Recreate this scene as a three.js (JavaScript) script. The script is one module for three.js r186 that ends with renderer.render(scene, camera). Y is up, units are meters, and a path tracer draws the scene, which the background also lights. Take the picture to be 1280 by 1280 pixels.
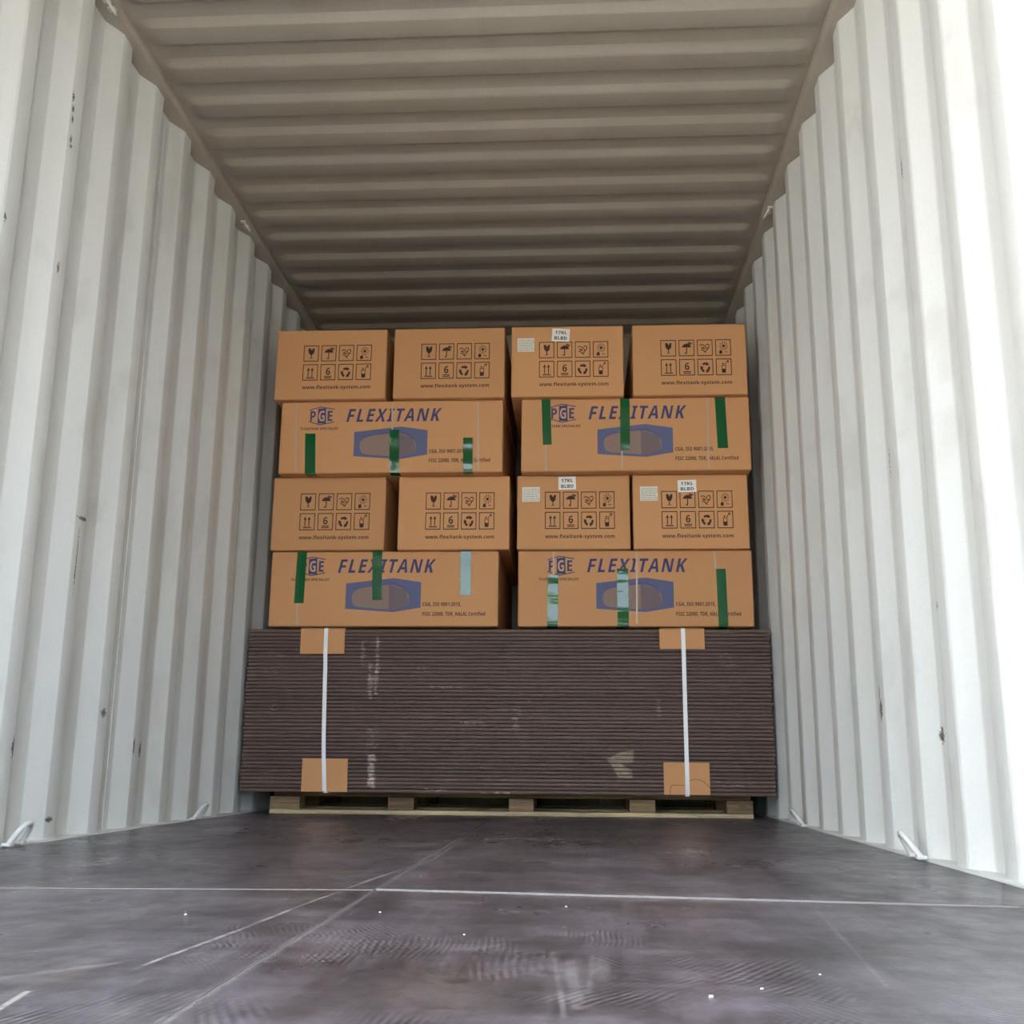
import * as THREE from 'three';
import { RoundedBoxGeometry } from 'three/addons/geometries/RoundedBoxGeometry.js';
import { mergeGeometries, toCreasedNormals } from 'three/addons/utils/BufferGeometryUtils.js';

// ---------------------------------------------------------------- camera, sky, sun, exposure
const scene = new THREE.Scene();
const camera = new THREE.PerspectiveCamera(2 * Math.atan(640 / 1356.2) * 180 / Math.PI, 1, 0.05, 500);
camera.position.set(0.3231, 0.2226, 0);
camera.rotation.order = 'YXZ';
camera.rotation.set(0.22806, 0.06205, 0.00827);
scene.add(camera);

const renderer = new THREE.WebGLRenderer({ antialias: true });
renderer.toneMapping = THREE.LinearToneMapping;
renderer.toneMappingExposure = 6.5;
renderer.shadowMap.enabled = true;

const sunDir = new THREE.Vector3(0.62, 0.62, 0.33).normalize();
// hazy summer sky: white at the horizon, soft blue overhead, brighter round the sun, thin cloud
const SKY_W = 512, SKY_H = 256, skyData = new Float32Array(SKY_W * SKY_H * 4);
for (let j = 0, k = 0; j < SKY_H; j++) for (let i = 0; i < SKY_W; i++, k += 4) {
  const el = ((j + .5) / SKY_H - .5) * Math.PI, az = ((i + .5) / SKY_W - .5) * 2 * Math.PI, cy = Math.cos(el);
  const d = cy * Math.cos(az) * sunDir.x + Math.sin(el) * sunDir.y + cy * Math.sin(az) * sunDir.z, ang = Math.acos(Math.max(-1, Math.min(1, d)));
  const h = Math.exp(-Math.max(el, 0) / 0.35), glow = 1.2 * Math.exp(-ang / 0.6);
  const cloud = 0.12 * (Math.sin(az * 5 + 2 * Math.sin(el * 7)) * Math.sin(el * 9 + 1.7 * Math.sin(az * 3)) * 0.5 + 0.5);
  const z = [0.51, 0.715, 1.06], w = [0.85, 0.945, 1.09], g = [1.0, 0.97, 0.92];
  for (let c = 0; c < 3; c++) skyData[k + c] = z[c] + (w[c] - z[c]) * h + g[c] * glow + cloud;
  skyData[k + 3] = 1;
}
const skyTexture = new THREE.DataTexture(skyData, SKY_W, SKY_H, THREE.RGBAFormat, THREE.FloatType);
skyTexture.magFilter = THREE.LinearFilter;
skyTexture.mapping = THREE.EquirectangularReflectionMapping;
skyTexture.needsUpdate = true;
scene.background = skyTexture;
scene.backgroundIntensity = 1.0;

const sun = new THREE.DirectionalLight(new THREE.Color(1.0, 0.97, 0.94), 14);
sun.name = 'sun';
sun.position.copy(sunDir).multiplyScalar(30);
sun.castShadow = true;
sun.shadow.mapSize.set(2048, 2048);
Object.assign(sun.shadow.camera, { left: -12, right: 12, top: 12, bottom: -12, near: 1, far: 70 });
sun.target.position.set(0, 0, -2);
scene.add(sun, sun.target);

// ---------------------------------------------------------------- helpers
let seed = 20240611;
const rnd = () => { seed = (seed + 0x6d2b79f5) | 0; let t = Math.imul(seed ^ (seed >>> 15), 1 | seed); t = (t + Math.imul(t ^ (t >>> 7), 61 | t)) ^ t; return ((t ^ (t >>> 14)) >>> 0) / 4294967296; };
const table = new Float32Array(65536).map(() => rnd());
function vnoise(x, y) {
  const xi = Math.floor(x), yi = Math.floor(y), fx = x - xi, fy = y - yi;
  const u = fx * fx * (3 - 2 * fx), v = fy * fy * (3 - 2 * fy);
  const a = (xi & 255), b = ((xi + 1) & 255), c = (yi & 255) << 8, d = ((yi + 1) & 255) << 8;
  const p = table[a | c], q = table[b | c], r = table[a | d], s = table[b | d];
  return p + (q - p) * u + (r - p) * v + (p - q - r + s) * u * v;
}
const fbm = (x, y, n = 4) => { let s = 0, a = 0.5, t = 0; for (let i = 0; i < n; i++) { s += a * vnoise(x, y); t += a; a *= 0.5; x = x * 2.03 + 17.3; y = y * 2.03 + 9.1; } return s / t; };
const clamp = (v, a = 0, b = 1) => Math.min(b, Math.max(a, v));
const sstep = (a, b, v) => { const t = clamp((v - a) / (b - a)); return t * t * (3 - 2 * t); };
const taken = {};
function numbered(name) { const n = taken[name] = (taken[name] ?? -1) + 1; return n ? name + '_' + String(n).padStart(3, '0') : name; }
function shade(o) { o.traverse((c) => { if (c.isMesh) { c.castShadow = true; c.receiveShadow = true; } }); return o; }
function part(name, geometry, material, parent) { const m = new THREE.Mesh(geometry, material); m.name = name; m.castShadow = m.receiveShadow = true; parent.add(m); return m; }
function thing(name, label, category, [x, y, z] = [0, 0, 0], group) {
  const o = new THREE.Group(); o.name = numbered(name); o.position.set(x, y, z); o.userData = { label, category };
  if (group) o.userData.group = group;
  scene.add(o); return o;
}
function structure(name, label, category, o = new THREE.Group()) { o.name = name; o.userData = { label, category, kind: 'structure' }; scene.add(o); return shade(o); }
function box(x0, x1, y0, y1, z0, z1) { return new THREE.BoxGeometry(x1 - x0, y1 - y0, z1 - z0).translate((x0 + x1) / 2, (y0 + y1) / 2, (z0 + z1) / 2); }
function rbox(x0, x1, y0, y1, z0, z1, r = 0.004, s = 2) { return new RoundedBoxGeometry(x1 - x0, y1 - y0, z1 - z0, s, r).translate((x0 + x1) / 2, (y0 + y1) / 2, (z0 + z1) / 2); }
function worldUV(g, fn) { const p = g.attributes.position, uv = new Float32Array(p.count * 2); for (let i = 0; i < p.count; i++) { const [u, v] = fn(p.getX(i), p.getY(i), p.getZ(i)); uv[i * 2] = u; uv[i * 2 + 1] = v; } g.setAttribute('uv', new THREE.BufferAttribute(uv, 2)); return g; }
function dataTex(w, h, fn, srgb = true) {
  const d = new Uint8Array(w * h * 4), c = [0, 0, 0];
  for (let j = 0, k = 0; j < h; j++) for (let i = 0; i < w; i++, k += 4) { fn(i / w, j / h, c); d[k] = clamp(c[0], 0, 255); d[k + 1] = clamp(c[1], 0, 255); d[k + 2] = clamp(c[2], 0, 255); d[k + 3] = 255; }
  const t = new THREE.DataTexture(d, w, h); t.magFilter = THREE.LinearFilter; t.minFilter = THREE.LinearMipmapLinearFilter; t.generateMipmaps = true;
  t.wrapS = t.wrapT = THREE.RepeatWrapping; if (srgb) t.colorSpace = THREE.SRGBColorSpace; t.needsUpdate = true; return t;
}
function canvasTex(w, h, draw) {
  const c = document.createElement('canvas'); c.width = w; c.height = h; draw(c.getContext('2d'), w, h);
  const t = new THREE.CanvasTexture(c); t.colorSpace = THREE.SRGBColorSpace; t.anisotropy = 8; return t;
}
// a strip of even thickness along a path of [y, z] points, width along x
function ribbon(path, x0, x1, t, shift = () => 0) {
  const pos = [], n = path.length, off = [];
  for (let i = 0; i < n; i++) {
    const a = path[Math.max(0, i - 1)], b = path[Math.min(n - 1, i + 1)];
    let dy = b[0] - a[0], dz = b[1] - a[1]; const l = Math.hypot(dy, dz) || 1; dy /= l; dz /= l;
    off.push([-dz, dy]);                                             // outward for a path that runs down a face turned to +z: dy < 0
  }
  const P = (i, side, out) => [(side ? x1 : x0) + shift(i / (n - 1)), path[i][0] - off[i][0] * t * out, path[i][1] - off[i][1] * t * out];
  const quad = (a, b, c, d) => pos.push(...a, ...b, ...c, ...a, ...c, ...d);
  for (let i = 0; i < n - 1; i++) {
    quad(P(i, 0, 1), P(i + 1, 0, 1), P(i + 1, 1, 1), P(i, 1, 1));
    quad(P(i, 1, 0), P(i + 1, 1, 0), P(i + 1, 0, 0), P(i, 0, 0));
    quad(P(i, 0, 0), P(i + 1, 0, 0), P(i + 1, 0, 1), P(i, 0, 1));
    quad(P(i, 1, 1), P(i + 1, 1, 1), P(i + 1, 1, 0), P(i, 1, 0));
  }
  quad(P(0, 0, 0), P(0, 0, 1), P(0, 1, 1), P(0, 1, 0));
  quad(P(n - 1, 0, 1), P(n - 1, 0, 0), P(n - 1, 1, 0), P(n - 1, 1, 1));
  const g = new THREE.BufferGeometry(); g.setAttribute('position', new THREE.Float32BufferAttribute(pos, 3)); g.computeVertexNormals();
  worldUV(g, (x, y) => [x, y]);
  return toCreasedNormals(g, 0.6);
}

// ---------------------------------------------------------------- the steel container
const HALF = 1.175, DEPTH = 0.036, Z_END = -5.86, Z_DOOR = 0.6, TOP = 2.6;
const chipsLeft = [[-3.139, .935, .05, .006], [-3.112, .80, .003, .09], [-2.861, .253, .008, .03], [-3.399, .367, .02, .014], [-3.716, .257, .012, .025], [-2.798, 2.155, .006, .014], [-2.803, 2.118, .008, .012], [-2.806, 2.085, .005, .012], [-2.81, 2.02, .006, .012], [-2.814, 2.0, .005, .008], [-2.818, 1.61, .006, .02], [-2.52, 1.612, .007, .012], [-3.104, .057, .022, .008], [-3.66, .27, .006, .03]];
const chipsRight = [[-3.169, .378, .016, .032], [-3.175, .42, .004, .03], [-2.769, .297, .014, .02], [-2.646, .595, .03, .012], [-2.68, .59, .01, .01], [-3.02, .72, .004, .03], [-3.0, .86, .006, .014], [-3.03, 1.07, .004, .05], [-2.62, 1.75, .003, .03]];
function paintMap(chips, off) {
  return dataTex(2048, 1024, (u, v, c) => {
    const z = -6.1 + u * 6.4, y = v * 2.7;
    const g = fbm(z * 3 + off, y * 1.2 + off, 4), st = fbm(z * 45 + off, y * 2.2, 3), f = vnoise(z * 260, y * 260);
    let k = 1 + (g - .5) * .03 + (st - .5) * .015 + (f - .5) * .02, r = 221 * k, gg = 223 * k, b = 220 * k;
    const grime = sstep(.62, .8, fbm(z * 8 + 40 + off, y * 5, 4)) * .04;
    r *= 1 - grime; gg *= 1 - grime * 1.05; b *= 1 - grime * 1.2;
    for (const [cz, cy, w, h] of chips) {
      const dz = (z - cz) / w, dy = (y - cy) / h; if (Math.abs(dz) > 1.2 || Math.abs(dy) > 1.2) continue;
      const m = sstep(1, .55, Math.hypot(dz, dy) + (vnoise(z * 330, y * 330) - .5) * 1.1);
      if (m > 0) { r += (96 - r) * m; gg += (88 - gg) * m; b += (80 - b) * m; }
    }
    c[0] = r; c[1] = gg; c[2] = b;
  });
}
const paintProps = { roughness: 0.5, metalness: 0 };
const wallMatLeft = new THREE.MeshStandardMaterial({ ...paintProps, map: paintMap(chipsLeft, 0) });
const wallMatRight = new THREE.MeshStandardMaterial({ ...paintProps, map: paintMap(chipsRight, 31) });
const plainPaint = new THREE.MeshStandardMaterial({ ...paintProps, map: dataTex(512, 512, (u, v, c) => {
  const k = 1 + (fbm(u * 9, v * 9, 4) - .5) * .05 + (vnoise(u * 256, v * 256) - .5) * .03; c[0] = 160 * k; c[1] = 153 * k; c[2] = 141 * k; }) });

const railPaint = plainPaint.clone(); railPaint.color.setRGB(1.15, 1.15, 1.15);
// points [z, outward offset] of the wall section from z1 (near) to z0 (far); inner flats at 0, outer flats at DEPTH
function wallProfile(zInner, P, zNear, zFar) {
  const run = 0.069, inner = 0.072, raw = [];
  const k1 = Math.ceil((zNear - zInner) / P) + 1, k0 = Math.floor((zFar - zInner) / P) - 1;
  for (let k = k1; k >= k0; k--) { const z = zInner + k * P; raw.push([z + run, DEPTH], [z, 0], [z - inner, 0], [z - inner - run, DEPTH]); }
  const pts = [];                                                    // each bend rounded
  for (let i = 1; i < raw.length - 1; i++) {
    const a = raw[i - 1], b = raw[i], c = raw[i + 1], rr = 0.007;
    const la = Math.hypot(a[0] - b[0], a[1] - b[1]), lc = Math.hypot(c[0] - b[0], c[1] - b[1]);
    const s = [b[0] + (a[0] - b[0]) * rr / la, b[1] + (a[1] - b[1]) * rr / la], e = [b[0] + (c[0] - b[0]) * rr / lc, b[1] + (c[1] - b[1]) * rr / lc];
    for (let t = 0; t <= 1.001; t += 0.25) pts.push([s[0] * (1 - t) ** 2 + 2 * b[0] * t * (1 - t) + e[0] * t * t, s[1] * (1 - t) ** 2 + 2 * b[1] * t * (1 - t) + e[1] * t * t]);
  }
  const out = [];
  const cut = (a, b, z) => { const t = (z - a[0]) / (b[0] - a[0]); return [z, a[1] + (b[1] - a[1]) * t]; };
  for (let i = 0; i < pts.length; i++) {
    const p = pts[i], q = pts[i + 1];
    if (p[0] <= zNear && p[0] >= zFar) out.push(p);
    if (q && p[0] > zNear && q[0] < zNear) out.push(cut(p, q, zNear));
    if (q && p[0] > zFar && q[0] < zFar) out.push(cut(p, q, zFar));
  }
  return out;
}
// a corrugated sheet with two faces and closed rims; place(z, offset, y) gives a point
function sheet(profile, y0, y1, place, t = 0.004) {
  const pos = [], q = (a, b, c, d) => pos.push(...a, ...b, ...c, ...a, ...c, ...d);
  for (let i = 0; i < profile.length - 1; i++) {
    const [za, oa] = profile[i], [zb, ob] = profile[i + 1];
    q(place(za, oa, y0), place(zb, ob, y0), place(zb, ob, y1), place(za, oa, y1));
    q(place(zb, ob + t, y0), place(za, oa + t, y0), place(za, oa + t, y1), place(zb, ob + t, y1));
    q(place(za, oa, y1), place(zb, ob, y1), place(zb, ob + t, y1), place(za, oa + t, y1));
    q(place(zb, ob, y0), place(za, oa, y0), place(za, oa + t, y0), place(zb, ob + t, y0));
  }
  for (const [z, o] of [profile[0], profile[profile.length - 1]]) q(place(z, o, y0), place(z, o, y1), place(z, o + t, y1), place(z, o + t, y0));
  const g = new THREE.BufferGeometry(); g.setAttribute('position', new THREE.Float32BufferAttribute(pos, 3)); g.computeVertexNormals();
  return toCreasedNormals(g, 0.4);
}
const wallUV = (x, y, z) => [(z + 6.1) / 6.4, y / 2.7];
function sideWall(name, label, sgn, zInner, P, seams, mat) {
  const w = structure(name, label, 'wall');
  const cuts = [Z_DOOR, ...seams, Z_END];
  for (let i = 0; i < cuts.length - 1; i++) {
    const prof = wallProfile(zInner, P, cuts[i], cuts[i + 1]);
    // wind the faces towards the room on either side
    const g = sheet(sgn < 0 ? prof : prof.slice().reverse(), -0.03, TOP, (z, o, y) => [sgn * (HALF + o), y, z]);
    part('wall_panel', worldUV(g, wallUV), mat, w);
  }
  for (const z of seams) part('weld_seam', worldUV(new THREE.CylinderGeometry(sgn < 0 ? 0.0012 : 0.0028, sgn < 0 ? 0.0012 : 0.0028, TOP - 0.02, 8).translate(sgn * (HALF + DEPTH - 0.001), TOP / 2, z), wallUV), mat, w);
  return w;
}
const seamsL = [1, -3, -7].map((k) => -2.791 + k * 0.2855 + 0.069 + 0.035), seamsR = [9, 5, 1].map((k) => -4.574 + k * 0.2886 + 0.069 + 0.035);
sideWall('wall_left', 'white painted corrugated steel side wall with chipped paint marks', -1, -2.791, 0.2855, seamsL, wallMatLeft);
sideWall('wall_right', 'white painted corrugated steel side wall, the brighter one', 1, -4.574, 0.2886, seamsR, wallMatRight);
{
  const w = structure('wall_back', 'corrugated steel end wall behind the stacked cartons', 'wall');
  const prof = wallProfile(0, 0.25, 1.22, -1.22);
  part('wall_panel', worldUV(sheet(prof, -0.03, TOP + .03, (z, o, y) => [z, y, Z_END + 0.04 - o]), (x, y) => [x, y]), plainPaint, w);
}
// roof: ribs across the container that die out before the side rails
{
  const P = 0.2137, run = 0.030, low = 0.085, raw = [];
  for (let k = -16; k < 16; k++) { const z = -3.065 - k * P; raw.push([z + run / 2, 0.020], [z - run / 2, 0], [z - run / 2 - low, 0], [z - run * 1.5 - low, 0.020]); }
  const pts = [];
  for (let i = 1; i < raw.length - 1; i++) {
    const a = raw[i - 1], b = raw[i], c = raw[i + 1], rr = 0.007, la = Math.hypot(a[0] - b[0], a[1] - b[1]), lc = Math.hypot(c[0] - b[0], c[1] - b[1]);
    const s = [b[0] + (a[0] - b[0]) * rr / la, b[1] + (a[1] - b[1]) * rr / la], e = [b[0] + (c[0] - b[0]) * rr / lc, b[1] + (c[1] - b[1]) * rr / lc];
    for (const t of [0, .33, .67, 1]) pts.push([s[0] * (1 - t) ** 2 + 2 * b[0] * t * (1 - t) + e[0] * t * t, s[1] * (1 - t) ** 2 + 2 * b[1] * t * (1 - t) + e[1] * t * t]);
  }
  const prof = pts.filter((p) => p[0] <= Z_DOOR + 0.05 && p[0] >= Z_END - 0.02);
  const xs = [-1.2, -1.135, -1.12, -1.11, -1.1, -1.09, -1.08, -1.07, -1.06, -1.05, -.5, 0, .5, 1.05, 1.06, 1.07, 1.08, 1.09, 1.1, 1.11, 1.12, 1.135, 1.2];
  const Y0 = 2.598, H = (x, h) => Y0 + 0.012 + (h - 0.012) * sstep(1.13, 1.07, Math.abs(x));
  const pos = [], q = (a, b, c, d) => pos.push(...a, ...b, ...c, ...a, ...c, ...d);
  for (let i = 0; i < prof.length - 1; i++) for (let j = 0; j < xs.length - 1; j++) {
    const p = (jj, ii, t) => [xs[jj], H(xs[jj], prof[ii][1]) + t, prof[ii][0]];
    q(p(j, i, 0), p(j, i + 1, 0), p(j + 1, i + 1, 0), p(j + 1, i, 0)); q(p(j, i, .004), p(j + 1, i, .004), p(j + 1, i + 1, .004), p(j, i + 1, .004));
  }
  const g = new THREE.BufferGeometry(); g.setAttribute('position', new THREE.Float32BufferAttribute(pos, 3)); g.computeVertexNormals();
  const c = new THREE.Mesh(worldUV(toCreasedNormals(g, 0.45), (x, y, z) => [x / 1.3, z / 1.3]), plainPaint);
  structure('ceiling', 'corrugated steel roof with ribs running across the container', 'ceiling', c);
}
for (const [i, s] of [[1, -1], [2, 1]]) {
  const X = (a, b) => (s < 0 ? [-b, -a] : [a, b]);
  const rail = new THREE.Mesh(worldUV(rbox(...X(1.141, 1.225), 2.580, 2.645, Z_END, Z_DOOR, 0.016, 4), (x, y, z) => [(x + y) / 1.3, z / 1.3]), railPaint);
  structure('trim_' + i, 'white painted steel rail along the roof edge, by the ' + (s < 0 ? 'chipped' : 'brighter') + ' wall', 'rail', rail);
  const sill = new THREE.Mesh(worldUV(rbox(...X(1.163, 1.225), -0.06, 0.006, Z_END, Z_DOOR, 0.003, 2), (x, y, z) => [(z + 6.1) / 6.4, .5 + x * .1]), s < 0 ? wallMatLeft : wallMatRight);
  structure('trim_' + (i + 2), 'white painted steel edge strip along the foot of the ' + (s < 0 ? 'chipped' : 'brighter') + ' wall', 'rail', sill);
}
{ // door frame at the open end
  const f = structure('door_1', 'painted steel frame around the open container doorway', 'doorway');
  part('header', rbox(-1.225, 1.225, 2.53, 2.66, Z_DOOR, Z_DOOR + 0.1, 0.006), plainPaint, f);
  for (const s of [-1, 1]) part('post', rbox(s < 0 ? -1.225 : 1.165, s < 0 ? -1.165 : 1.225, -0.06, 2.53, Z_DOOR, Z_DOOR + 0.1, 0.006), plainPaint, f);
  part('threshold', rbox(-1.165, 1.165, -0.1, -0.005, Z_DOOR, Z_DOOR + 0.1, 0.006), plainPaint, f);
}

// ---------------------------------------------------------------- floor
const scratches = [
  [[[-.043, -3.6], [-.043, -.9]], .010, .38], [[[-.36, -1.32], [-.25, -1.42]], .006, .25], [[[-.30, -1.16], [-.2, -1.28]], .012, .22],                                                 // [points x, z], width, strength
  [[[-.031, -3.709], [-.025, -2.663], [-.081, -2.246], [-.123, -1.781], [-.139, -1.541], [-.165, -1.271]], .005, .75],
  [[[-.222, -1.12], [-.21, -1.045], [-.203, -.92]], .0055, .7],
  [[[.168, -1.411], [.218, -1.447]], .004, .5],
  [[[.70, -1.875], [.64, -1.225]], .004, .25],
  [[[.289, -1.41], [.308, -1.06]], .004, .3], [[[.337, -1.39], [.331, -1.17]], .004, .22], [[[.31, -1.35], [.32, -1.1]], .010, .22],
  [[[.02, -3.0], [.10, -2.0]], .006, .15], [[[.45, -4.2], [.52, -2.4]], .005, .2], [[[-.5, -2.6], [-.2, -2.3]], .004, .2], [[[.8, -2.5], [.9, -1.5]], .004, .12],
];
const smudges = [[.024, -1.483, .03, .03, -.3], [.005, -1.214, .025, .012, -.3], [.051, -1.617, .02, .03, -.25], [.255, -1.312, .025, .012, -.35], [.29, -1.27, .02, .01, -.3], [.527, -1.904, .09, .08, -.25], [.31, -1.22, .03, .13, .25], [.345, -1.3, .012, .1, .25], [.42, -1.42, .05, .03, .25], [-.1, -1.05, .06, .04, .2], [.1, -3.2, .08, .5, .18], [.06, -1.9, .04, .1, .2], [.366, -2.45, .16, .2, -.15]];
const F_W = 2.4, F_L = 5.2;
// ribbed tyre and pad prints, laid once into a height grid: middle, half sizes, direction, bend, pitch, depth
const G_W = 2048, G_L = 2048, grid = new Float32Array(G_W * G_L);
for (let i = 0; i < 60; i++) {
  const far = Math.pow(rnd(), 1.5), px = -.2 + rnd() * 1.05, pz = -.95 - far * 3.2, w = .04 + rnd() * .10, l = .04 + rnd() * .10 + far * .18, a = (rnd() - .5) * 1.5, bend = (rnd() - .5) * 1.6, pitch = .0065 + rnd() * .004, d = .3 + rnd() * .7;
  const gx = (x) => Math.round((x + 1.2) / F_W * G_W), gz = (z) => Math.round((z + F_L) / (F_L + .2) * G_L);
  for (let j = Math.max(0, gz(pz - l * 1.3)); j < Math.min(G_L, gz(pz + l * 1.3)); j++) for (let k = Math.max(0, gx(px - w * 1.3)); k < Math.min(G_W, gx(px + w * 1.3)); k++) {
    const x = -1.2 + k / G_W * F_W, z = -F_L + j / G_L * (F_L + .2), dx = x - px, dz = z - pz, e = Math.hypot(dx / w, dz / l) + (fbm(x * 18, z * 14, 2) - .5) * 1.5;
    if (e < 1) grid[j * G_W + k] += d * sstep(1, .5, e) * (1.4 * vnoise(x * 34, z * 20)) * Math.sin((dx * Math.cos(a) + dz * Math.sin(a) + bend * dz * dz + (vnoise(x * 22, z * 16) - .5) * .006) * 2 * Math.PI / pitch);
  }
}
const floorH = (u, v) => clamp(grid[Math.min(G_L - 1, Math.floor(v * G_L)) * G_W + Math.min(G_W - 1, Math.floor(u * G_W))], -1.2, 1.2);
const floorMap = dataTex(2048, 2048, (u, v, c) => {
  const x = -1.2 + u * F_W, z = -F_L + v * (F_L + .2);
  const big = fbm(x * 2.2 + 3, z * 1.4, 4), mid = fbm(x * 11, z * 7 + 30, 4), fine = vnoise(x * 420, z * 420), drag = fbm(x * 60, z * 3 + 80, 3), drag2 = fbm(x * 4 + 9, z * 34, 3);
  let k = 82 + (big - .5) * 40 + (mid - .5) * 60 + (drag - .5) * 22 + (drag2 - .5) * 30 + (fine - .5) * 16 + (vnoise(x * 120, z * 90) - .5) * 14;
  k += floorH(u, v) * 24;
  let r = k * 1.0, g = k * .95, b = k * 1.03;
  const red = sstep(.55, .75, fbm(x * 5 + 70, z * 3.4, 3)) * .05; r *= 1 + red * .5; b *= 1 - red;
  for (const [sx, sz, w, l, a] of smudges) {
    const d = Math.hypot((x - sx) / w, (z - sz) / l); if (d > 1.4) continue;
    const m = sstep(1.1, .3, d + (mid - .5) * 1.4) * a * (.35 + .9 * fbm(x * 55, z * 20, 2)); const to = a < 0 ? 26 : 168; r += (to - r) * Math.abs(m); g += (to - g) * Math.abs(m); b += (to - b) * Math.abs(m);
  }
  for (const [pts, w, a] of scratches) for (let i = 0; i < pts.length - 1; i++) {
    const [ax, az] = pts[i], [bx, bz] = pts[i + 1]; if (z < Math.min(az, bz) - .02 || z > Math.max(az, bz) + .02) continue;
    const t = clamp(((x - ax) * (bx - ax) + (z - az) * (bz - az)) / ((bx - ax) ** 2 + (bz - az) ** 2));
    const d = Math.hypot(x - ax - (bx - ax) * t, z - az - (bz - az) * t);
    if (d < w) { const m = a * sstep(w, w * .3, d) * (.55 + .45 * sstep(.3, .6, vnoise(x * 90, z * 60))); r += (178 - r) * m; g += (172 - g) * m; b += (170 - b) * m; }
  }
  c[0] = r; c[1] = g; c[2] = b;
});
const floorRough = dataTex(1024, 1024, (u, v, c) => {
  const x = -1.2 + u * F_W, z = -F_L + v * (F_L + .2);
  const k = 92 + (fbm(x * 5 + 11, z * 3, 4) - .5) * 70 + (fbm(x * 30, z * 22, 2) - .5) * 40; c[0] = 0; c[1] = k; c[2] = 0;
}, false);
const floorBump = dataTex(1024, 2048, (u, v, c) => {
  const x = -1.2 + u * F_W, z = -F_L + v * (F_L + .2);
  c[0] = c[1] = c[2] = 128 + floorH(u, v) * 28 + (vnoise(x * 200, z * 200) - .5) * 50 + (fbm(x * 14, z * 9, 3) - .5) * 90;
}, false);
const floorMat = new THREE.MeshStandardMaterial({ map: floorMap, roughness: 1, roughnessMap: floorRough, bumpMap: floorBump, bumpScale: 0.0009 });
const jointMat = new THREE.MeshStandardMaterial({ color: new THREE.Color(0.21, 0.19, 0.185), roughness: 0.8 });
const dustMat = new THREE.MeshStandardMaterial({ color: new THREE.Color(0.11, 0.10, 0.105), roughness: 0.9 });
const darkMat = new THREE.MeshStandardMaterial({ color: new THREE.Color(0.03, 0.028, 0.026), roughness: 0.9 });
{
  const f = structure('floor', 'worn dark plywood container floor with scratches and tyre marks', 'floor');
  const zc = (x) => (x > -.043 ? -2.03 + (x + .043) * 0.1 : -2.03 - (x + .043) * 0.085);   // the cross joint, not quite square
  const rows = [[() => Z_DOOR, zc], [zc, () => -4.44], [() => -4.44, () => Z_END]];
  for (const [xa, xb] of [[-1.164, -.0455], [-.0405, 1.164]]) for (const [near, far] of rows) {
    const g0 = .002, sh = new THREE.Shape([[xa, -near(xa) + g0], [xb, -near(xb) + g0], [xb, -far(xb) - g0], [xa, -far(xa) - g0]].map((p) => new THREE.Vector2(...p)));
    const g = new THREE.ExtrudeGeometry(sh, { depth: 0.026, bevelEnabled: false }).rotateX(-Math.PI / 2).translate(0, -0.026, 0);
    part('plywood_panel', worldUV(g, (x, y, z) => [(x + 1.2) / F_W, (z + F_L) / (F_L + .2)]), floorMat, f);
  }
  part('subfloor', box(-1.2, 1.2, -0.06, -0.027, Z_END, Z_DOOR), darkMat, f);
  part('joint_filler', box(-.0455, -.0405, -0.026, -0.0004, -4.4, Z_DOOR), dustMat, f);
  const bar = (xa, xb, h, w) => { const g = new THREE.ExtrudeGeometry(new THREE.Shape([[xa, -zc(xa) - w], [xb, -zc(xb) - w], [xb, -zc(xb) + w], [xa, -zc(xa) + w]].map((p) => new THREE.Vector2(...p))), { depth: h + .02, bevelEnabled: false }); return g.rotateX(-Math.PI / 2).translate(0, -0.02, 0); };
  part('joint_strip', bar(-.04, 1.163, 0.0030, 0.004), jointMat, f);
  part('joint_strip', bar(-1.163, -.046, 0.0011, 0.003), jointMat, f);
}
{ // yard outside the open doors
  const m = new THREE.MeshStandardMaterial({ roughness: 0.9, map: dataTex(512, 512, (u, v, c) => { const k = 1 + (fbm(u * 16, v * 16, 5) - .5) * .3; c[0] = 108 * k; c[1] = 97 * k; c[2] = 82 * k; }) });
  const g = worldUV(new THREE.BoxGeometry(120, 0.2, 120).translate(0, -1.55, 0), (x, y, z) => [x / 6, z / 6]);
  structure('ground', 'pale concrete yard outside the open container doors', 'ground', new THREE.Mesh(g, m));
}

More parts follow.
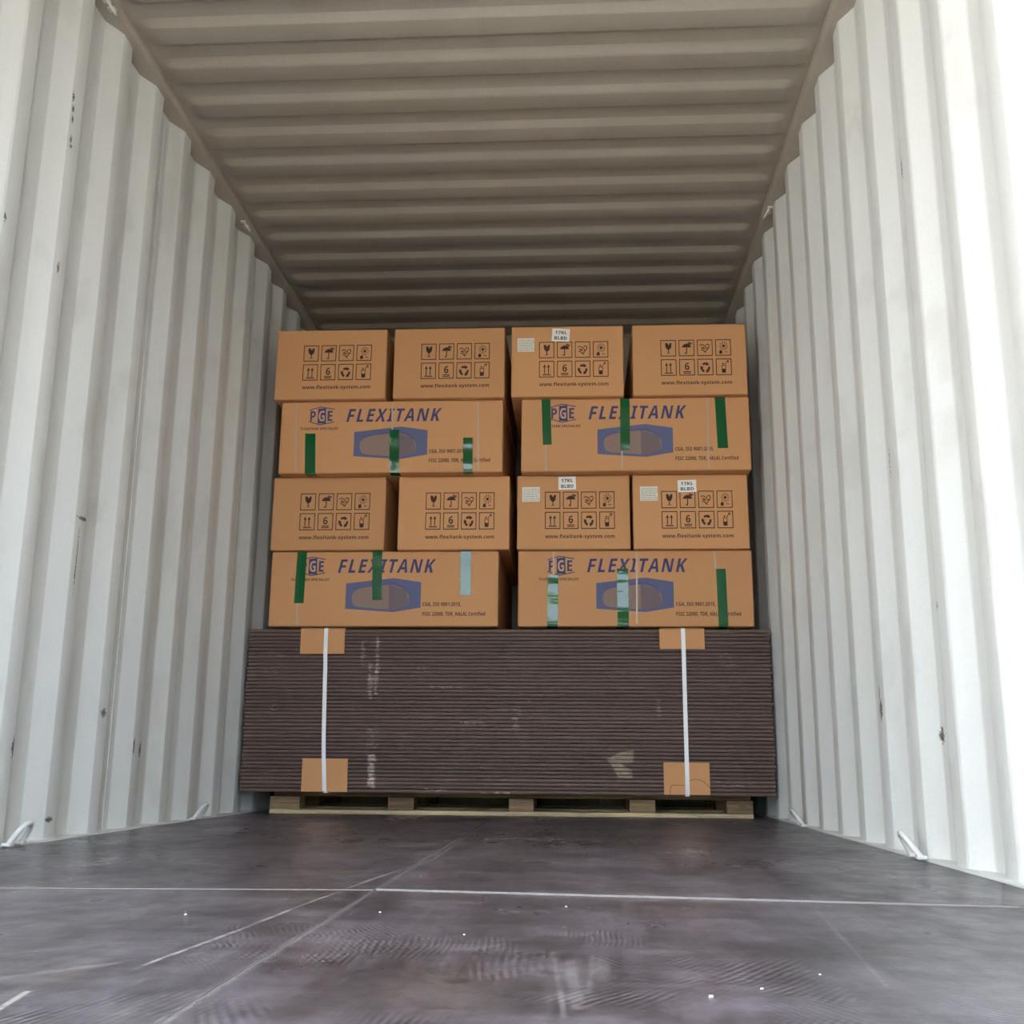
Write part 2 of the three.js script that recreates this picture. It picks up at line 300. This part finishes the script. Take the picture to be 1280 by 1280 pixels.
{ // trees across the yard: the glossy tapes mirror them under the sky
  const leaf = [[.07, .13, .03], [.10, .17, .04], [.14, .19, .05]].map((c) => new THREE.MeshStandardMaterial({ color: new THREE.Color(...c), roughness: .8 })), bark = new THREE.MeshStandardMaterial({ color: new THREE.Color(.12, .09, .06), roughness: .9 });
  for (let i = 0; i < 11; i++) {
    const x = -17 + i * 3.3 + (rnd() - .5) * 1.2, z = (i % 2 ? 22.5 : 17) + rnd() * .6, h = 3.9 + rnd() * 1.0, o = thing('leafy_tree', 'leafy green tree across the yard facing the open container', 'tree', [x, -1.45, z], 'trees across the yard');
    part('trunk', new THREE.CylinderGeometry(.10, .17, h * .55, 8).translate(0, h * .275, 0), bark, o);
    const blobs = [];
    for (let k = 0; k < 9; k++) {
      const r = .75 + rnd() * .6, g = new THREE.IcosahedronGeometry(r, 3), p = g.attributes.position, cx = (rnd() - .5) * 2.2, cy = h * .42 + rnd() * (h * .58 - r), cz = (rnd() - .5) * 1.8;
      for (let v = 0; v < p.count; v++) { const px = p.getX(v), py = p.getY(v), pz = p.getZ(v), q = .8 + .4 * vnoise(px * 5 + k * 7 + pz * 3, py * 5 + pz * 4); p.setXYZ(v, px * q + cx, py * q + cy, pz * q + cz); }
      g.computeVertexNormals(); blobs.push(g);
    }
    part('foliage', mergeGeometries(blobs), leaf[i % 3], o);
  }
}

// ---------------------------------------------------------------- pallet
const woodTex = (r, g, b, k) => dataTex(256, 256, (u, v, c) => { const n = 1 + (fbm(u * 3 + k, v * 40, 4) - .5) * .5 + (fbm(u * 30, v * 60 + k, 2) - .5) * .2; c[0] = r * n; c[1] = g * n; c[2] = b * n; });
const wood = [[138, 114, 84, 1], [120, 96, 70, 21], [186, 166, 132, 44]].map((a) => new THREE.MeshStandardMaterial({ map: woodTex(...a), roughness: 0.8 }));
const woodUV = (g) => worldUV(g, (x, y, z) => [x * 1.2 + z * 1.2, y * 4 + z * .7]);
const ZF = -4.81;                                                    // front of the sheet bundle
{
  const p = thing('wooden_pallet', 'low wooden block pallet under the strapped bundle of brown sheets', 'pallet', [0, 0, ZF - 0.10]);
  const bx = [[-1.05, -.915], [-.52, -.405], [.014, .124], [.541, .653], [.96, 1.074]], bz = [[-.1, 0], [-.50, -.38], [-.87, -.77]];
  bz.forEach(([z0, z1], r) => {
    part('bottom_board', woodUV(rbox(-1.05, 1.074, 0.0005, 0.019, z0, z1, .002, 1)), wood[2], p);
    bx.forEach(([x0, x1], i) => part('block', woodUV(rbox(x0, x1, 0.019, 0.074, z0, z1 - .004, .002, 1)), wood[(i + r) % 3 === 2 ? 0 : (i + r) % 3], p));
  });
  for (let i = 0; i < 6; i++) part('deck_board', woodUV(rbox(-1.05, 1.074, 0.074, 0.092, -.165 - i * .14, -.07 - i * .14, .002, 1)), wood[i % 2], p);
  for (let i = 0; i < 3; i++) part('stamp_mark', box(1.018 + i * .008, 1.0205 + i * .008, .042, .058, -.0042, -.0035), darkMat, p);
}

// ---------------------------------------------------------------- strapped bundle of brown sheets
const B_LOW = 0.0955, B_TOP = 0.806;
const kraft = (w, h, c, base, k) => {                                 // paper ground of a canvas: fibres and faint flute lines
  c.fillStyle = base; c.fillRect(0, 0, w, h);
  for (let i = 0; i < w * h / 260; i++) { const a = .02 + rnd() * .05; c.fillStyle = rnd() < .5 ? `rgba(70,40,20,${a})` : `rgba(255,225,180,${a})`; c.fillRect(rnd() * w, rnd() * h, 1 + rnd() * 7, 1 + rnd() * 1.6); }
  for (let i = 0; i < h; i += 6) { c.fillStyle = `rgba(80,45,20,${.012 + rnd() * .02})`; c.fillRect(0, i, w, 2); }
};
const KRAFT = 'rgb(205,151,102)';
const kraftPlain = new THREE.MeshStandardMaterial({ roughness: 0.82, map: canvasTex(512, 512, (c, w, h) => kraft(w, h, c, KRAFT)) });
const sheetMap = canvasTex(2048, 1024, (c, w, h) => {                 // the whole front of the bundle: u along x, v along y
  c.fillStyle = 'rgb(96,76,68)'; c.fillRect(0, 0, w, h);
  for (let i = 0; i < 9000; i++) { c.fillStyle = rnd() < .5 ? `rgba(40,28,24,${rnd() * .1})` : `rgba(150,125,112,${rnd() * .07})`; c.fillRect(rnd() * w, rnd() * h, 4 + rnd() * 60, 1 + rnd() * 3); }
  const X = (x) => (x + 1.18) / 2.36 * w, Y = (y) => (1 - (y - .09) / .73) * h;
  const patch = (x0, x1, y0, y1, n, a, col = '205,190,175') => { for (let i = 0; i < n; i++) { const x = x0 + rnd() * (x1 - x0), y = y0 + rnd() * (y1 - y0); c.fillStyle = `rgba(${col},${a * (.4 + rnd() * .6)})`; c.fillRect(X(x), Y(y), 3 + rnd() * 12, 3 + rnd() * 9); } };
  // remains of adhesive tape, torn paper and rubbed edges
  patch(-.582, -.574, .52, .78, 110, .45); patch(-.615, -.60, .50, .66, 90, .4); patch(-.648, -.638, .65, .76, 40, .35); patch(-.605, -.578, .56, .60, 40, .35);
  patch(-.60, -.573, .12, .26, 230, .5); patch(-.61, -.58, .30, .37, 26, .45); patch(-.575, -.56, .28, .4, 12, .3);
  c.fillStyle = 'rgba(176,160,138,.75)'; c.beginPath(); for (const [x, y] of [[.445, .245], [.50, .275], [.558, .285], [.555, .235], [.50, .225], [.55, .20], [.552, .165], [.49, .17], [.475, .20]]) c.lineTo(X(x), Y(y)); c.fill();
  patch(.44, .56, .165, .29, 60, .3, '92,72,64');
  patch(.03, .06, .36, .48, 34, .35); patch(-.05, .05, .455, .463, 24, .3); patch(-.20, -.10, .395, .402, 26, .4); patch(.66, .668, .43, .5, 22, .4); patch(-.40, -.3, .60, .67, 30, .2); patch(-.34, -.2, .55, .556, 18, .25);
  patch(.92, 1.0, .60, .72, 26, .25); patch(-1.08, -1.0, .60, .72, 26, .28); patch(-1.05, -1.03, .44, .47, 10, .4); patch(-.36, -.25, .108, .118, 30, .4); patch(-.12, .02, .1, .105, 26, .4); patch(.9, 1.06, .14, .16, 16, .3); patch(-.3, .0, .17, .24, 22, .25); patch(-1.1, -.95, .14, .2, 30, .2);
});
const sheetTones = [0.92, 1.0, 1.1, 0.85].map((t) => new THREE.MeshStandardMaterial({ map: sheetMap, color: new THREE.Color(t, t, t), roughness: 0.6 }));
{
  const b = thing('sheet_bundle', 'strapped bundle of dark brown corrugated sheets lying on the wooden pallet', 'sheet bundle', [0, 0, ZF]);
  const N = 43, pitch = (B_TOP - B_LOW) / N;
  const prof = (h, d) => { const r = h * .32, s = new THREE.Shape(); s.moveTo(-.97 + d, 0); s.lineTo(d - r, 0); s.lineTo(d - r * .25, r * .45); s.lineTo(d, r * 1.4); s.lineTo(d, h - r * 1.4); s.lineTo(d - r * .25, h - r * .45); s.lineTo(d - r, h); s.lineTo(-.97 + d, h); return s; };
  for (let i = 0; i < N; i++) {
    const h = pitch * (i === N - 1 ? .98 : .93), d = (rnd() - .5) * .005, y = B_LOW + i * pitch, xo = (rnd() - .5) * .008;
    const g = new THREE.ExtrudeGeometry(prof(h, d), { depth: 2.318, bevelEnabled: false }).rotateY(-Math.PI / 2).rotateY(Math.PI);
    // extrusion runs along x; profile x becomes z
    g.computeBoundingBox();
    const p = g.attributes.position; const bb = g.boundingBox;
    const flip = Math.abs(bb.max.z - d) > .01; if (flip) g.rotateY(Math.PI);
    g.computeBoundingBox(); g.translate(-(g.boundingBox.min.x + g.boundingBox.max.x) / 2 + xo, y, 0);
    const tone = sheetTones[Math.floor(rnd() * 4)];
    part('sheet', worldUV(g, (x, yy) => [(x + 1.18) / 2.36, (yy - .09) / .73]), tone, b);
  }
  const arcMat = new THREE.MeshStandardMaterial({ roughness: 0.82, map: canvasTex(512, 384, (c, w, h) => {
    kraft(w, h, c, KRAFT); c.strokeStyle = 'rgb(60,34,24)'; c.lineWidth = 5; c.beginPath(); c.moveTo(70, h); c.quadraticCurveTo(60, h * .7, 110, h * .7); c.lineTo(270, h * .7); c.stroke();
    c.beginPath(); c.moveTo(280, h * .58); c.quadraticCurveTo(400, h * .4, w, h * .78); c.stroke(); }) });
  const guard = (x0, x1, y0, y1, top, m, tilt) => {
    const t = .004, g = top ? ribbon([[B_TOP + .0005, -.12], [B_TOP + .0005, .001], [B_TOP - .003, .0045], [(y0 + y1) / 2, .0045], [y0, .0055]], x0, x1, t) : ribbon([[y1, .0055], [(y0 + y1) / 2, .0045], [y0, .0045]], x0, x1, t);
    worldUV(g, (x, y) => [(x - x0) / (x1 - x0), (y - y0) / (y1 - y0)]);
    part('edge_protector', g, m, b).rotation.z = 0;
  };
  guard(-.92, -.72, .694, B_TOP, true, kraftPlain); guard(.679, .875, .718, B_TOP, true, kraftPlain);
  guard(-.884, -.682, .098, .239, false, kraftPlain); guard(.684, .879, .100, .234, false, arcMat);
  const band = new THREE.MeshStandardMaterial({ color: new THREE.Color(0.86, 0.86, 0.88), roughness: 0.35 });
  const strap = (xs) => part('strap', ribbon([[B_TOP + .0047, -.1], [B_TOP + .0047, .002], [B_TOP, .0098], [.70, .0105], [.64, .0068], [.5, .0062], [.36, .0062], [.26, .0072], [.2, .0105], [.105, .0098], [.094, .004], [.0935, -.02]], -.009, .009, .0012, (t) => xs[0] + (xs[1] - xs[0]) * t + (xs[2] - (xs[0] + xs[1]) / 2) * 4 * t * (1 - t)), band, b);
  strap([-.806, -.768, -.798]); strap([.781, .782, .783]);
}

// ---------------------------------------------------------------- cartons
const INK = 'rgb(62,40,34)', BLUE = 'rgb(64,66,112)';
function icon(c, k, x, y, s, t) {                                        // one handling pictogram in a square frame
  c.save(); c.translate(x, y); c.scale(s / 100, t / 100); c.strokeStyle = c.fillStyle = INK; c.lineWidth = 5; c.strokeRect(2, 2, 96, 96); c.lineWidth = 6; c.lineCap = 'round';
  const line = (...p) => { c.beginPath(); for (let i = 0; i < p.length; i += 2) i ? c.lineTo(p[i], p[i + 1]) : c.moveTo(p[i], p[i + 1]); c.stroke(); };
  const fill = (...p) => { c.beginPath(); for (let i = 0; i < p.length; i += 2) c.lineTo(p[i], p[i + 1]); c.closePath(); c.fill(); };
  if (k === 0) { c.beginPath(); c.moveTo(30, 18); c.lineTo(46, 18); c.lineTo(52, 32); c.lineTo(48, 40); c.lineTo(60, 18); c.lineTo(72, 18); c.quadraticCurveTo(72, 56, 54, 58); c.lineTo(54, 78); c.lineTo(68, 82); c.lineTo(34, 82); c.lineTo(48, 78); c.lineTo(48, 58); c.quadraticCurveTo(30, 54, 30, 18); c.fill(); }
  if (k === 1) { c.beginPath(); c.moveTo(18, 48); c.quadraticCurveTo(28, 24, 50, 24); c.quadraticCurveTo(72, 24, 82, 48); c.quadraticCurveTo(72, 42, 66, 48); c.quadraticCurveTo(58, 42, 50, 48); c.quadraticCurveTo(42, 42, 34, 48); c.quadraticCurveTo(26, 42, 18, 48); c.fill(); line(50, 24, 50, 78); line(50, 78, 46, 84, 40, 80); for (let i = 0; i < 5; i++) line(66 + i % 3 * 9, 14 + i * 3, 62 + i % 3 * 9, 20 + i * 3); }
  if (k === 2) { c.lineWidth = 5; c.beginPath(); c.moveTo(20, 36); c.bezierCurveTo(28, 24, 40, 30, 52, 42); c.bezierCurveTo(60, 50, 66, 58, 74, 52); c.stroke(); c.beginPath(); c.moveTo(76, 30); c.bezierCurveTo(84, 44, 66, 58, 52, 76); c.bezierCurveTo(44, 66, 34, 62, 26, 62); c.stroke(); line(56, 34, 66, 28, 76, 30); line(34, 44, 52, 58); line(44, 70, 56, 80); line(28, 50, 40, 56); }
  if (k === 3) { c.beginPath(); c.arc(54, 40, 9, 0, 7); c.fill(); c.lineWidth = 4; for (let i = 0; i < 10; i++) { const a = i * Math.PI / 5; line(54 + 16 * Math.cos(a), 40 + 16 * Math.sin(a), 54 + 27 * Math.cos(a), 40 + 27 * Math.sin(a)); } fill(24, 72, 34, 64, 44, 72, 44, 88, 24, 88); line(60, 78, 78, 78); }
  if (k === 4) for (const x0 of [36, 62]) { line(x0, 30, x0, 76); fill(x0 - 10, 38, x0, 20, x0 + 10, 38); line(26, 84, 74, 84); }
  if (k === 5) { c.font = 'bold 60px sans-serif'; c.textAlign = 'center'; c.fillText('6', 50, 66); c.fillRect(26, 74, 48, 5); c.fillRect(26, 83, 48, 5); }
  if (k === 6) { c.lineWidth = 13; c.lineCap = 'butt'; for (let i = 0; i < 3; i++) { c.save(); c.translate(50, 53); c.rotate(i * Math.PI * 2 / 3); c.beginPath(); c.arc(0, 0, 24, -2.3, -1.0); c.stroke(); c.beginPath(); c.moveTo(8, -34); c.lineTo(26, -20); c.lineTo(6, -10); c.fill(); c.restore(); } }
  if (k === 7) { c.lineWidth = 4; c.strokeRect(38, 40, 24, 24); fill(36, 62, 64, 62, 62, 86, 38, 86); line(60, 34, 78, 14); line(70, 14, 80, 12, 80, 24); c.beginPath(); c.arc(46, 30, 5, 0, 7); c.fill(); }
  c.restore();
}
const endPrint = canvasTex(1024, 684, (c, w, h) => {
  kraft(w, h, c, KRAFT);
  for (let k = 0; k < 8; k++) icon(c, k, w * .247 + (k % 4) * w * .161, h * (k < 4 ? .222 : .497), w * .136, h * .232);
  c.fillStyle = INK; c.font = 'bold 46px sans-serif'; c.textBaseline = 'middle'; c.save(); c.translate(w * .248, h * .83);
  const s = 'www.flexitank-system.com', tw = c.measureText(s).width; c.scale(w * .62 / tw, 1); c.fillText(s, 0, 0); c.restore();
});
const sidePrint = canvasTex(1536, 512, (c, w, h) => {
  kraft(w, h, c, KRAFT);
  const P = (u, v) => [u * w, v * h], poly = (pts, f) => { c.beginPath(); for (const p of pts) c.lineTo(...P(...p)); c.closePath(); if (f) { c.fillStyle = f; c.fill(); } else c.stroke(); };
  // crest: three letters between a raised and a sunken bent line
  c.strokeStyle = BLUE; c.lineWidth = 6; c.beginPath(); c.moveTo(...P(.126, .118)); c.lineTo(...P(.178, .07)); c.lineTo(...P(.242, .105)); c.stroke(); c.beginPath(); c.moveTo(...P(.126, .275)); c.lineTo(...P(.178, .325)); c.lineTo(...P(.242, .285)); c.stroke();
  poly([[.166, .095], [.202, .088], [.204, .306], [.166, .305]], BLUE);
  c.font = 'bold 96px sans-serif'; c.textBaseline = 'alphabetic';
  const glyph = (s, u, v, sx, sy, col) => { c.save(); c.translate(...P(u, v)); c.scale(sx, sy); c.fillStyle = col; c.fillText(s, 0, 0); c.restore(); };
  glyph('P', .127, .272, .86, 1.08, BLUE); glyph('G', .168, .272, .72, 1.08, 'rgb(205,165,125)'); glyph('E', .206, .272, .86, 1.08, BLUE);
  // large slanted word
  c.save(); c.translate(...P(.29, .286)); c.transform(1, 0, -.22, 1, 0, 0); c.font = 'bold 128px sans-serif'; const T = 'FLEXITANK'; let tw = 0; for (const ch of T) tw += c.measureText(ch).width; const gap = w * .006, sc = (w * .425 - gap * 8) / tw; let x = 0; c.fillStyle = BLUE; for (const ch of T) { c.save(); c.translate(x, 0); c.scale(sc, 1.02); c.fillText(ch, 0, 0); c.restore(); x += c.measureText(ch).width * sc + gap; } c.restore();
  const text = (s, u, v, width, size, col = INK) => { c.save(); c.translate(...P(u, v)); c.font = 'bold ' + size + 'px sans-serif'; c.scale(width * w / c.measureText(s).width, 1); c.fillStyle = col; c.fillText(s, 0, 0); c.restore(); };
  text('FLEXITANK SPECIALIST', .09, .395, .172, 24);
  text('CGA, ISO 9001:2015,', .672, .735, .17, 36); text('FSSC 22000, TDR, HALAL Certified', .672, .865, .275, 36);
  // picture of a filled bag in a box
  poly([[.335, .43], [.545, .36], [.665, .415], [.665, .755], [.545, .815], [.335, .77]], 'rgb(96,100,134)');
  c.fillStyle = 'rgb(146,122,110)'; c.beginPath(); c.moveTo(...P(.362, .62)); c.bezierCurveTo(...P(.362, .50), ...P(.41, .475), ...P(.50, .455)); c.bezierCurveTo(...P(.57, .44), ...P(.595, .52), ...P(.612, .58)); c.lineTo(...P(.616, .72)); c.lineTo(...P(.545, .785)); c.lineTo(...P(.40, .75)); c.bezierCurveTo(...P(.37, .74), ...P(.362, .70), ...P(.362, .62)); c.fill();
  c.fillStyle = 'rgba(96,84,96,.45)'; poly([[.525, .45], [.60, .52], [.616, .72], [.545, .785], [.525, .78]], 'rgba(92,86,104,.5)');
  c.strokeStyle = 'rgba(70,70,110,.6)'; c.lineWidth = 3; poly([[.362, .50], [.545, .42], [.60, .50]].concat([[.545, .43]]));
});
const labelPrint = canvasTex(256, 208, (c, w, h) => { c.fillStyle = 'rgb(226,222,208)'; c.fillRect(0, 0, w, h); c.fillStyle = 'rgba(90,96,90,.7)'; for (let y = 26; y < h - 16; y += 26) for (let x = 18; x < w - 30;) { const l = 8 + rnd() * 34; c.fillRect(x, y, l, 7); x += l + 8; } });
const tagPrint = canvasTex(256, 208, (c, w, h) => { c.fillStyle = 'rgb(236,234,228)'; c.fillRect(0, 0, w, h); c.fillStyle = 'rgb(30,30,34)'; c.font = 'bold 76px sans-serif'; c.textAlign = 'center'; c.fillText('17KL', w / 2, 88); c.fillText('BLBD', w / 2, 180); });
const paperLabel = new THREE.MeshStandardMaterial({ map: labelPrint, roughness: .6 }), paperTag = new THREE.MeshStandardMaterial({ map: tagPrint, roughness: .6 });
const tapeMat = new THREE.MeshPhysicalMaterial({ color: new THREE.Color(0.002, 0.10, 0.024), roughness: 0.08 });
const creasedTape = tapeMat.clone(); creasedTape.bumpMap = dataTex(128, 256, (u, v, c) => { c[0] = c[1] = c[2] = 255 * fbm(u * 5 + 3, v * 22, 4); }, false); creasedTape.bumpScale = 0.0022;
const clearStrap = new THREE.MeshStandardMaterial({ color: new THREE.Color(0.50, 0.37, 0.27), roughness: 0.35 });
const tones = [1.0, .95, 1.05, .98, 1.03];
const mats = tones.map((t) => ({ end: new THREE.MeshStandardMaterial({ map: endPrint, roughness: .8, color: new THREE.Color(t, t, t) }), side: new THREE.MeshStandardMaterial({ map: sidePrint, roughness: .8, color: new THREE.Color(t, t, t) }), plain: new THREE.MeshStandardMaterial({ map: kraftPlain.map, roughness: .82, color: new THREE.Color(t, t, t) }) }));
let cartonCount = 0;
function carton({ x0, x1, y0, y1, z, depth, kind, label, tapes = [], straps = [], stickers = [], turn = 0 }) {
  const o = thing('shipping_carton', label, 'carton', [(x0 + x1) / 2, y0, z], kind === 'end' ? 'small-end cartons of the stack' : 'long-side cartons of the stack');
  const w = x1 - x0, h = y1 - y0, m = mats[cartonCount++ % mats.length];
  const g = new RoundedBoxGeometry(w, h, depth, 2, 0.007).translate(0, h / 2, -depth / 2);
  // RoundedBoxGeometry's six sides: +x -x +y -y +z -z
  part('body', g, [m.plain, m.plain, m.plain, m.plain, m[kind], m.plain], o);
  const px = (x) => x - (x0 + x1) / 2, py = (y) => y - y0;
  for (const [xa, xb, ya, yb, lean = 0, wav = 1] of tapes) {          // from top ya to bottom yb; past an edge it wraps
    const path = []; const top = Math.min(py(ya), h - .002), low = py(yb), ph = rnd() * 9;
    for (let i = 0; i <= 14; i++) { const t = i / 14, y = top + (Math.max(low, .008) - top) * t; path.push([y, .0006 + wav * .0011 * (1 + Math.sin(ph + t * (5 + 3 * wav))) * sstep(0, .15, t) * sstep(1, .8, t)]); }
    if (low <= 0) path.push([.002, -.001], [-.0003, -.006], [-.0003, -.05]);
    part('tape', ribbon(path, px(xa), px(xb), .0004, (t) => lean * t).scale(1, 1, 1), wav > 1.3 ? creasedTape : tapeMat, o);
  }
  for (const [x, ya, yb, lean = 0] of straps) { const a = Math.min(py(ya), h - .006), b = Math.max(py(yb), .006); part('strap', ribbon([[a, .0002], [(a + b) / 2, .0012], [b, .0002]], px(x) - .0038, px(x) + .0038, .0006, (t) => lean * t), clearStrap, o); }
  for (const [xa, xb, ya, yb, tilt, which] of stickers) { const s = part(which === 'tag' ? 'size_tag' : 'address_label', new THREE.BoxGeometry(xb - xa, ya - yb, .0006), which === 'tag' ? paperTag : paperLabel, o); s.position.set(px((xa + xb) / 2), py((ya + yb) / 2), .0008); s.rotation.z = tilt; }
  o.rotation.y = turn;
  return o;
}
const Y = [2.184, 1.844, 1.843, 1.501, 1.500, 1.158, 1.157, 0.8155], D1 = 1.02, D2 = 1.0;
const row1 = { y0: Y[1], y1: Y[0], z: -4.67, depth: D1, kind: 'end' }, row2 = { y0: Y[3], y1: Y[2], z: -4.70, depth: D2, kind: 'side' };
const row3 = { y0: Y[5], y1: Y[4], z: -4.765, depth: D1, kind: 'end' }, row4 = { y0: Y[7], y1: Y[6], z: -4.79, depth: D2, kind: 'side' };
carton({ ...row1, x0: -1.069, x1: -.553, label: 'icon-printed carton without stickers at the top row end farthest from the stickered carton' });
carton({ ...row1, x0: -.519, x1: -.006, label: 'icon-printed carton without stickers between another plain one and the stickered top-row carton' });
carton({ ...row1, x0: .024, x1: .536, turn: .004, label: 'icon-printed carton with two white stickers in the top row', stickers: [[.052, .129, 2.127, 2.061, .01], [.21, .291, 2.171, 2.109, -.06, 'tag']] });
carton({ ...row1, x0: .576, x1: 1.09, label: 'icon-printed carton without stickers ending the top row just beyond the stickered carton' });
carton({ ...row2, x0: -1.039, x1: -.013, label: 'long carton in the second row with green tapes on the lower half of its face',
  tapes: [[-.922, -.874, 1.69, 1.49, .009, .3], [-.532, -.488, 1.705, 1.49, .007, 2], [-.194, -.15, 1.663, 1.49, .003, 1.2]], straps: [[-.972, 1.834, 1.508, .016], [-.524, 1.832, 1.69, .005], [-.128, 1.834, 1.509, .005]] });
carton({ ...row2, x0: .07, x1: 1.096, label: 'long carton in the second row with green tapes hanging from its top edge',
  tapes: [[.162, .202, 1.85, 1.626, .006, .5], [.518, .561, 1.85, 1.596, -.002, 1.2], [.943, .989, 1.85, 1.603, .006, .3]], straps: [[.182, 1.624, 1.506], [.523, 1.594, 1.511], [.91, 1.841, 1.511, -.004]] });
carton({ ...row3, x0: -1.074, x1: -.551, turn: -.004, label: 'icon-printed carton without stickers ending the third row, above the green-taped bottom row' });
carton({ ...row3, x0: -.492, x1: .016, label: 'icon-printed carton without stickers in the third row, beside two stickered cartons', turn: .005 });
carton({ ...row3, x0: .050, x1: .558, label: 'third-row carton with two white stickers, standing next to an unstickered carton', stickers: [[.073, .153, 1.446, 1.378, .01], [.237, .316, 1.493, 1.433, .02, 'tag']] });
carton({ ...row3, x0: .571, x1: 1.084, turn: -.005, label: 'third-row carton with two white stickers at the end of its row', stickers: [[.604, .683, 1.445, 1.379, 0], [.773, .856, 1.474, 1.418, .02, 'tag']] });
carton({ ...row4, x0: -1.07, x1: -.033, label: 'long carton on the brown sheets with green tapes hanging from its top edge',
  tapes: [[-.952, -.908, 1.164, .92, -.004, .3], [-.606, -.562, 1.164, .934, .006, 2], [-.205, -.158, 1.164, .956, .002, .8]], straps: [[-.942, .92, .818, .006]] });
carton({ ...row4, x0: .055, x1: 1.094, label: 'long carton on the brown sheets with green tapes running under its lower edge',
  tapes: [[.189, .236, 1.045, .81, -.004, 1.4], [.496, .546, 1.074, .81, 0, 1.6], [.934, .976, 1.072, .81, .004, .8]], straps: [[.214, 1.151, 1.045], [.585, 1.15, .827, -.004], [.929, 1.156, 1.072, .004]] });

// ---------------------------------------------------------------- lashing rings and litter
const ringSteel = new THREE.MeshStandardMaterial({ color: new THREE.Color(0.66, 0.66, 0.63), roughness: .45 });
function ring(at, label, group, up, turn, size) {
  const o = thing('lashing_ring', label, 'lashing ring', at, group);
  const pts = []; for (let i = 0; i <= 16; i++) { const a = Math.PI * i / 16; pts.push(new THREE.Vector3(.034 * size * Math.cos(a), up * .056 * size * Math.sin(a), .036 * size * Math.sin(a))); }
  part('bar', worldUV(new THREE.TubeGeometry(new THREE.CatmullRomCurve3(pts), 24, .0075 * size, 8), (x, y) => [x, y]), ringSteel, o);
  for (const s of [-1, 1]) part('foot', worldUV(rbox(.034 * size * s - .012, .034 * size * s + .012, up > 0 ? -.002 : -.007, up > 0 ? .007 : .002, -.012, .012, .003, 2), (x, y) => [x, y]), ringSteel, o);
  o.rotation.y = turn; return o;
}
const nearLoad = ', beside the brown sheets', nearDoor = ', away from the load';
for (const [x, z, n] of [[-1.15, -2.87, 'chipped wall' + nearDoor], [-1.15, -4.26, 'chipped wall' + nearLoad], [1.15, -4.25, 'brighter wall' + nearLoad], [1.15, -2.84, 'brighter wall' + nearDoor]]) ring([x, .007, z], 'bent white lashing ring at the foot of the ' + n, 'floor lashing rings', 1, x < 0 ? Math.PI / 2 : -Math.PI / 2, 1);
for (const [x, z, n] of [[-1.163, -2.93, 'chipped wall, far from the cartons'], [-1.163, -4.38, 'chipped wall, close to the cartons'], [1.163, -4.36, 'brighter wall']]) ring([x, 2.580, z], 'small lashing ring under the roof rail of the ' + n, 'roof lashing rings', -1, x < 0 ? Math.PI / 2 : -Math.PI / 2, .62);
const flake = new THREE.MeshStandardMaterial({ color: new THREE.Color(.75, .74, .72), roughness: .8 });
for (const [x, z, s] of [[.451, -1.158, .0035], [.585, -1.289, .002], [.508, -1.203, .0025], [-.261, -1.671, .003], [.169, -1.527, .0022], [.019, -1.732, .0025], [.301, -1.835, .0025]]) {
  const o = thing('paper_scrap', 'tiny white scrap lying on the dark plywood floor', 'scrap', [x, .0005, z], 'white scraps on the floor');
  const sh = new THREE.Shape(); for (let i = 0; i < 6; i++) { const a = i * Math.PI / 3 + rnd() * .6, r = s * (.5 + rnd() * .5); i ? sh.lineTo(r * Math.cos(a), r * Math.sin(a)) : sh.moveTo(r * Math.cos(a), r * Math.sin(a)); }
  part('scrap', new THREE.ExtrudeGeometry(sh, { depth: s * .45, bevelEnabled: false }).rotateX(-Math.PI / 2), flake, o);
}

renderer.render(scene, camera);
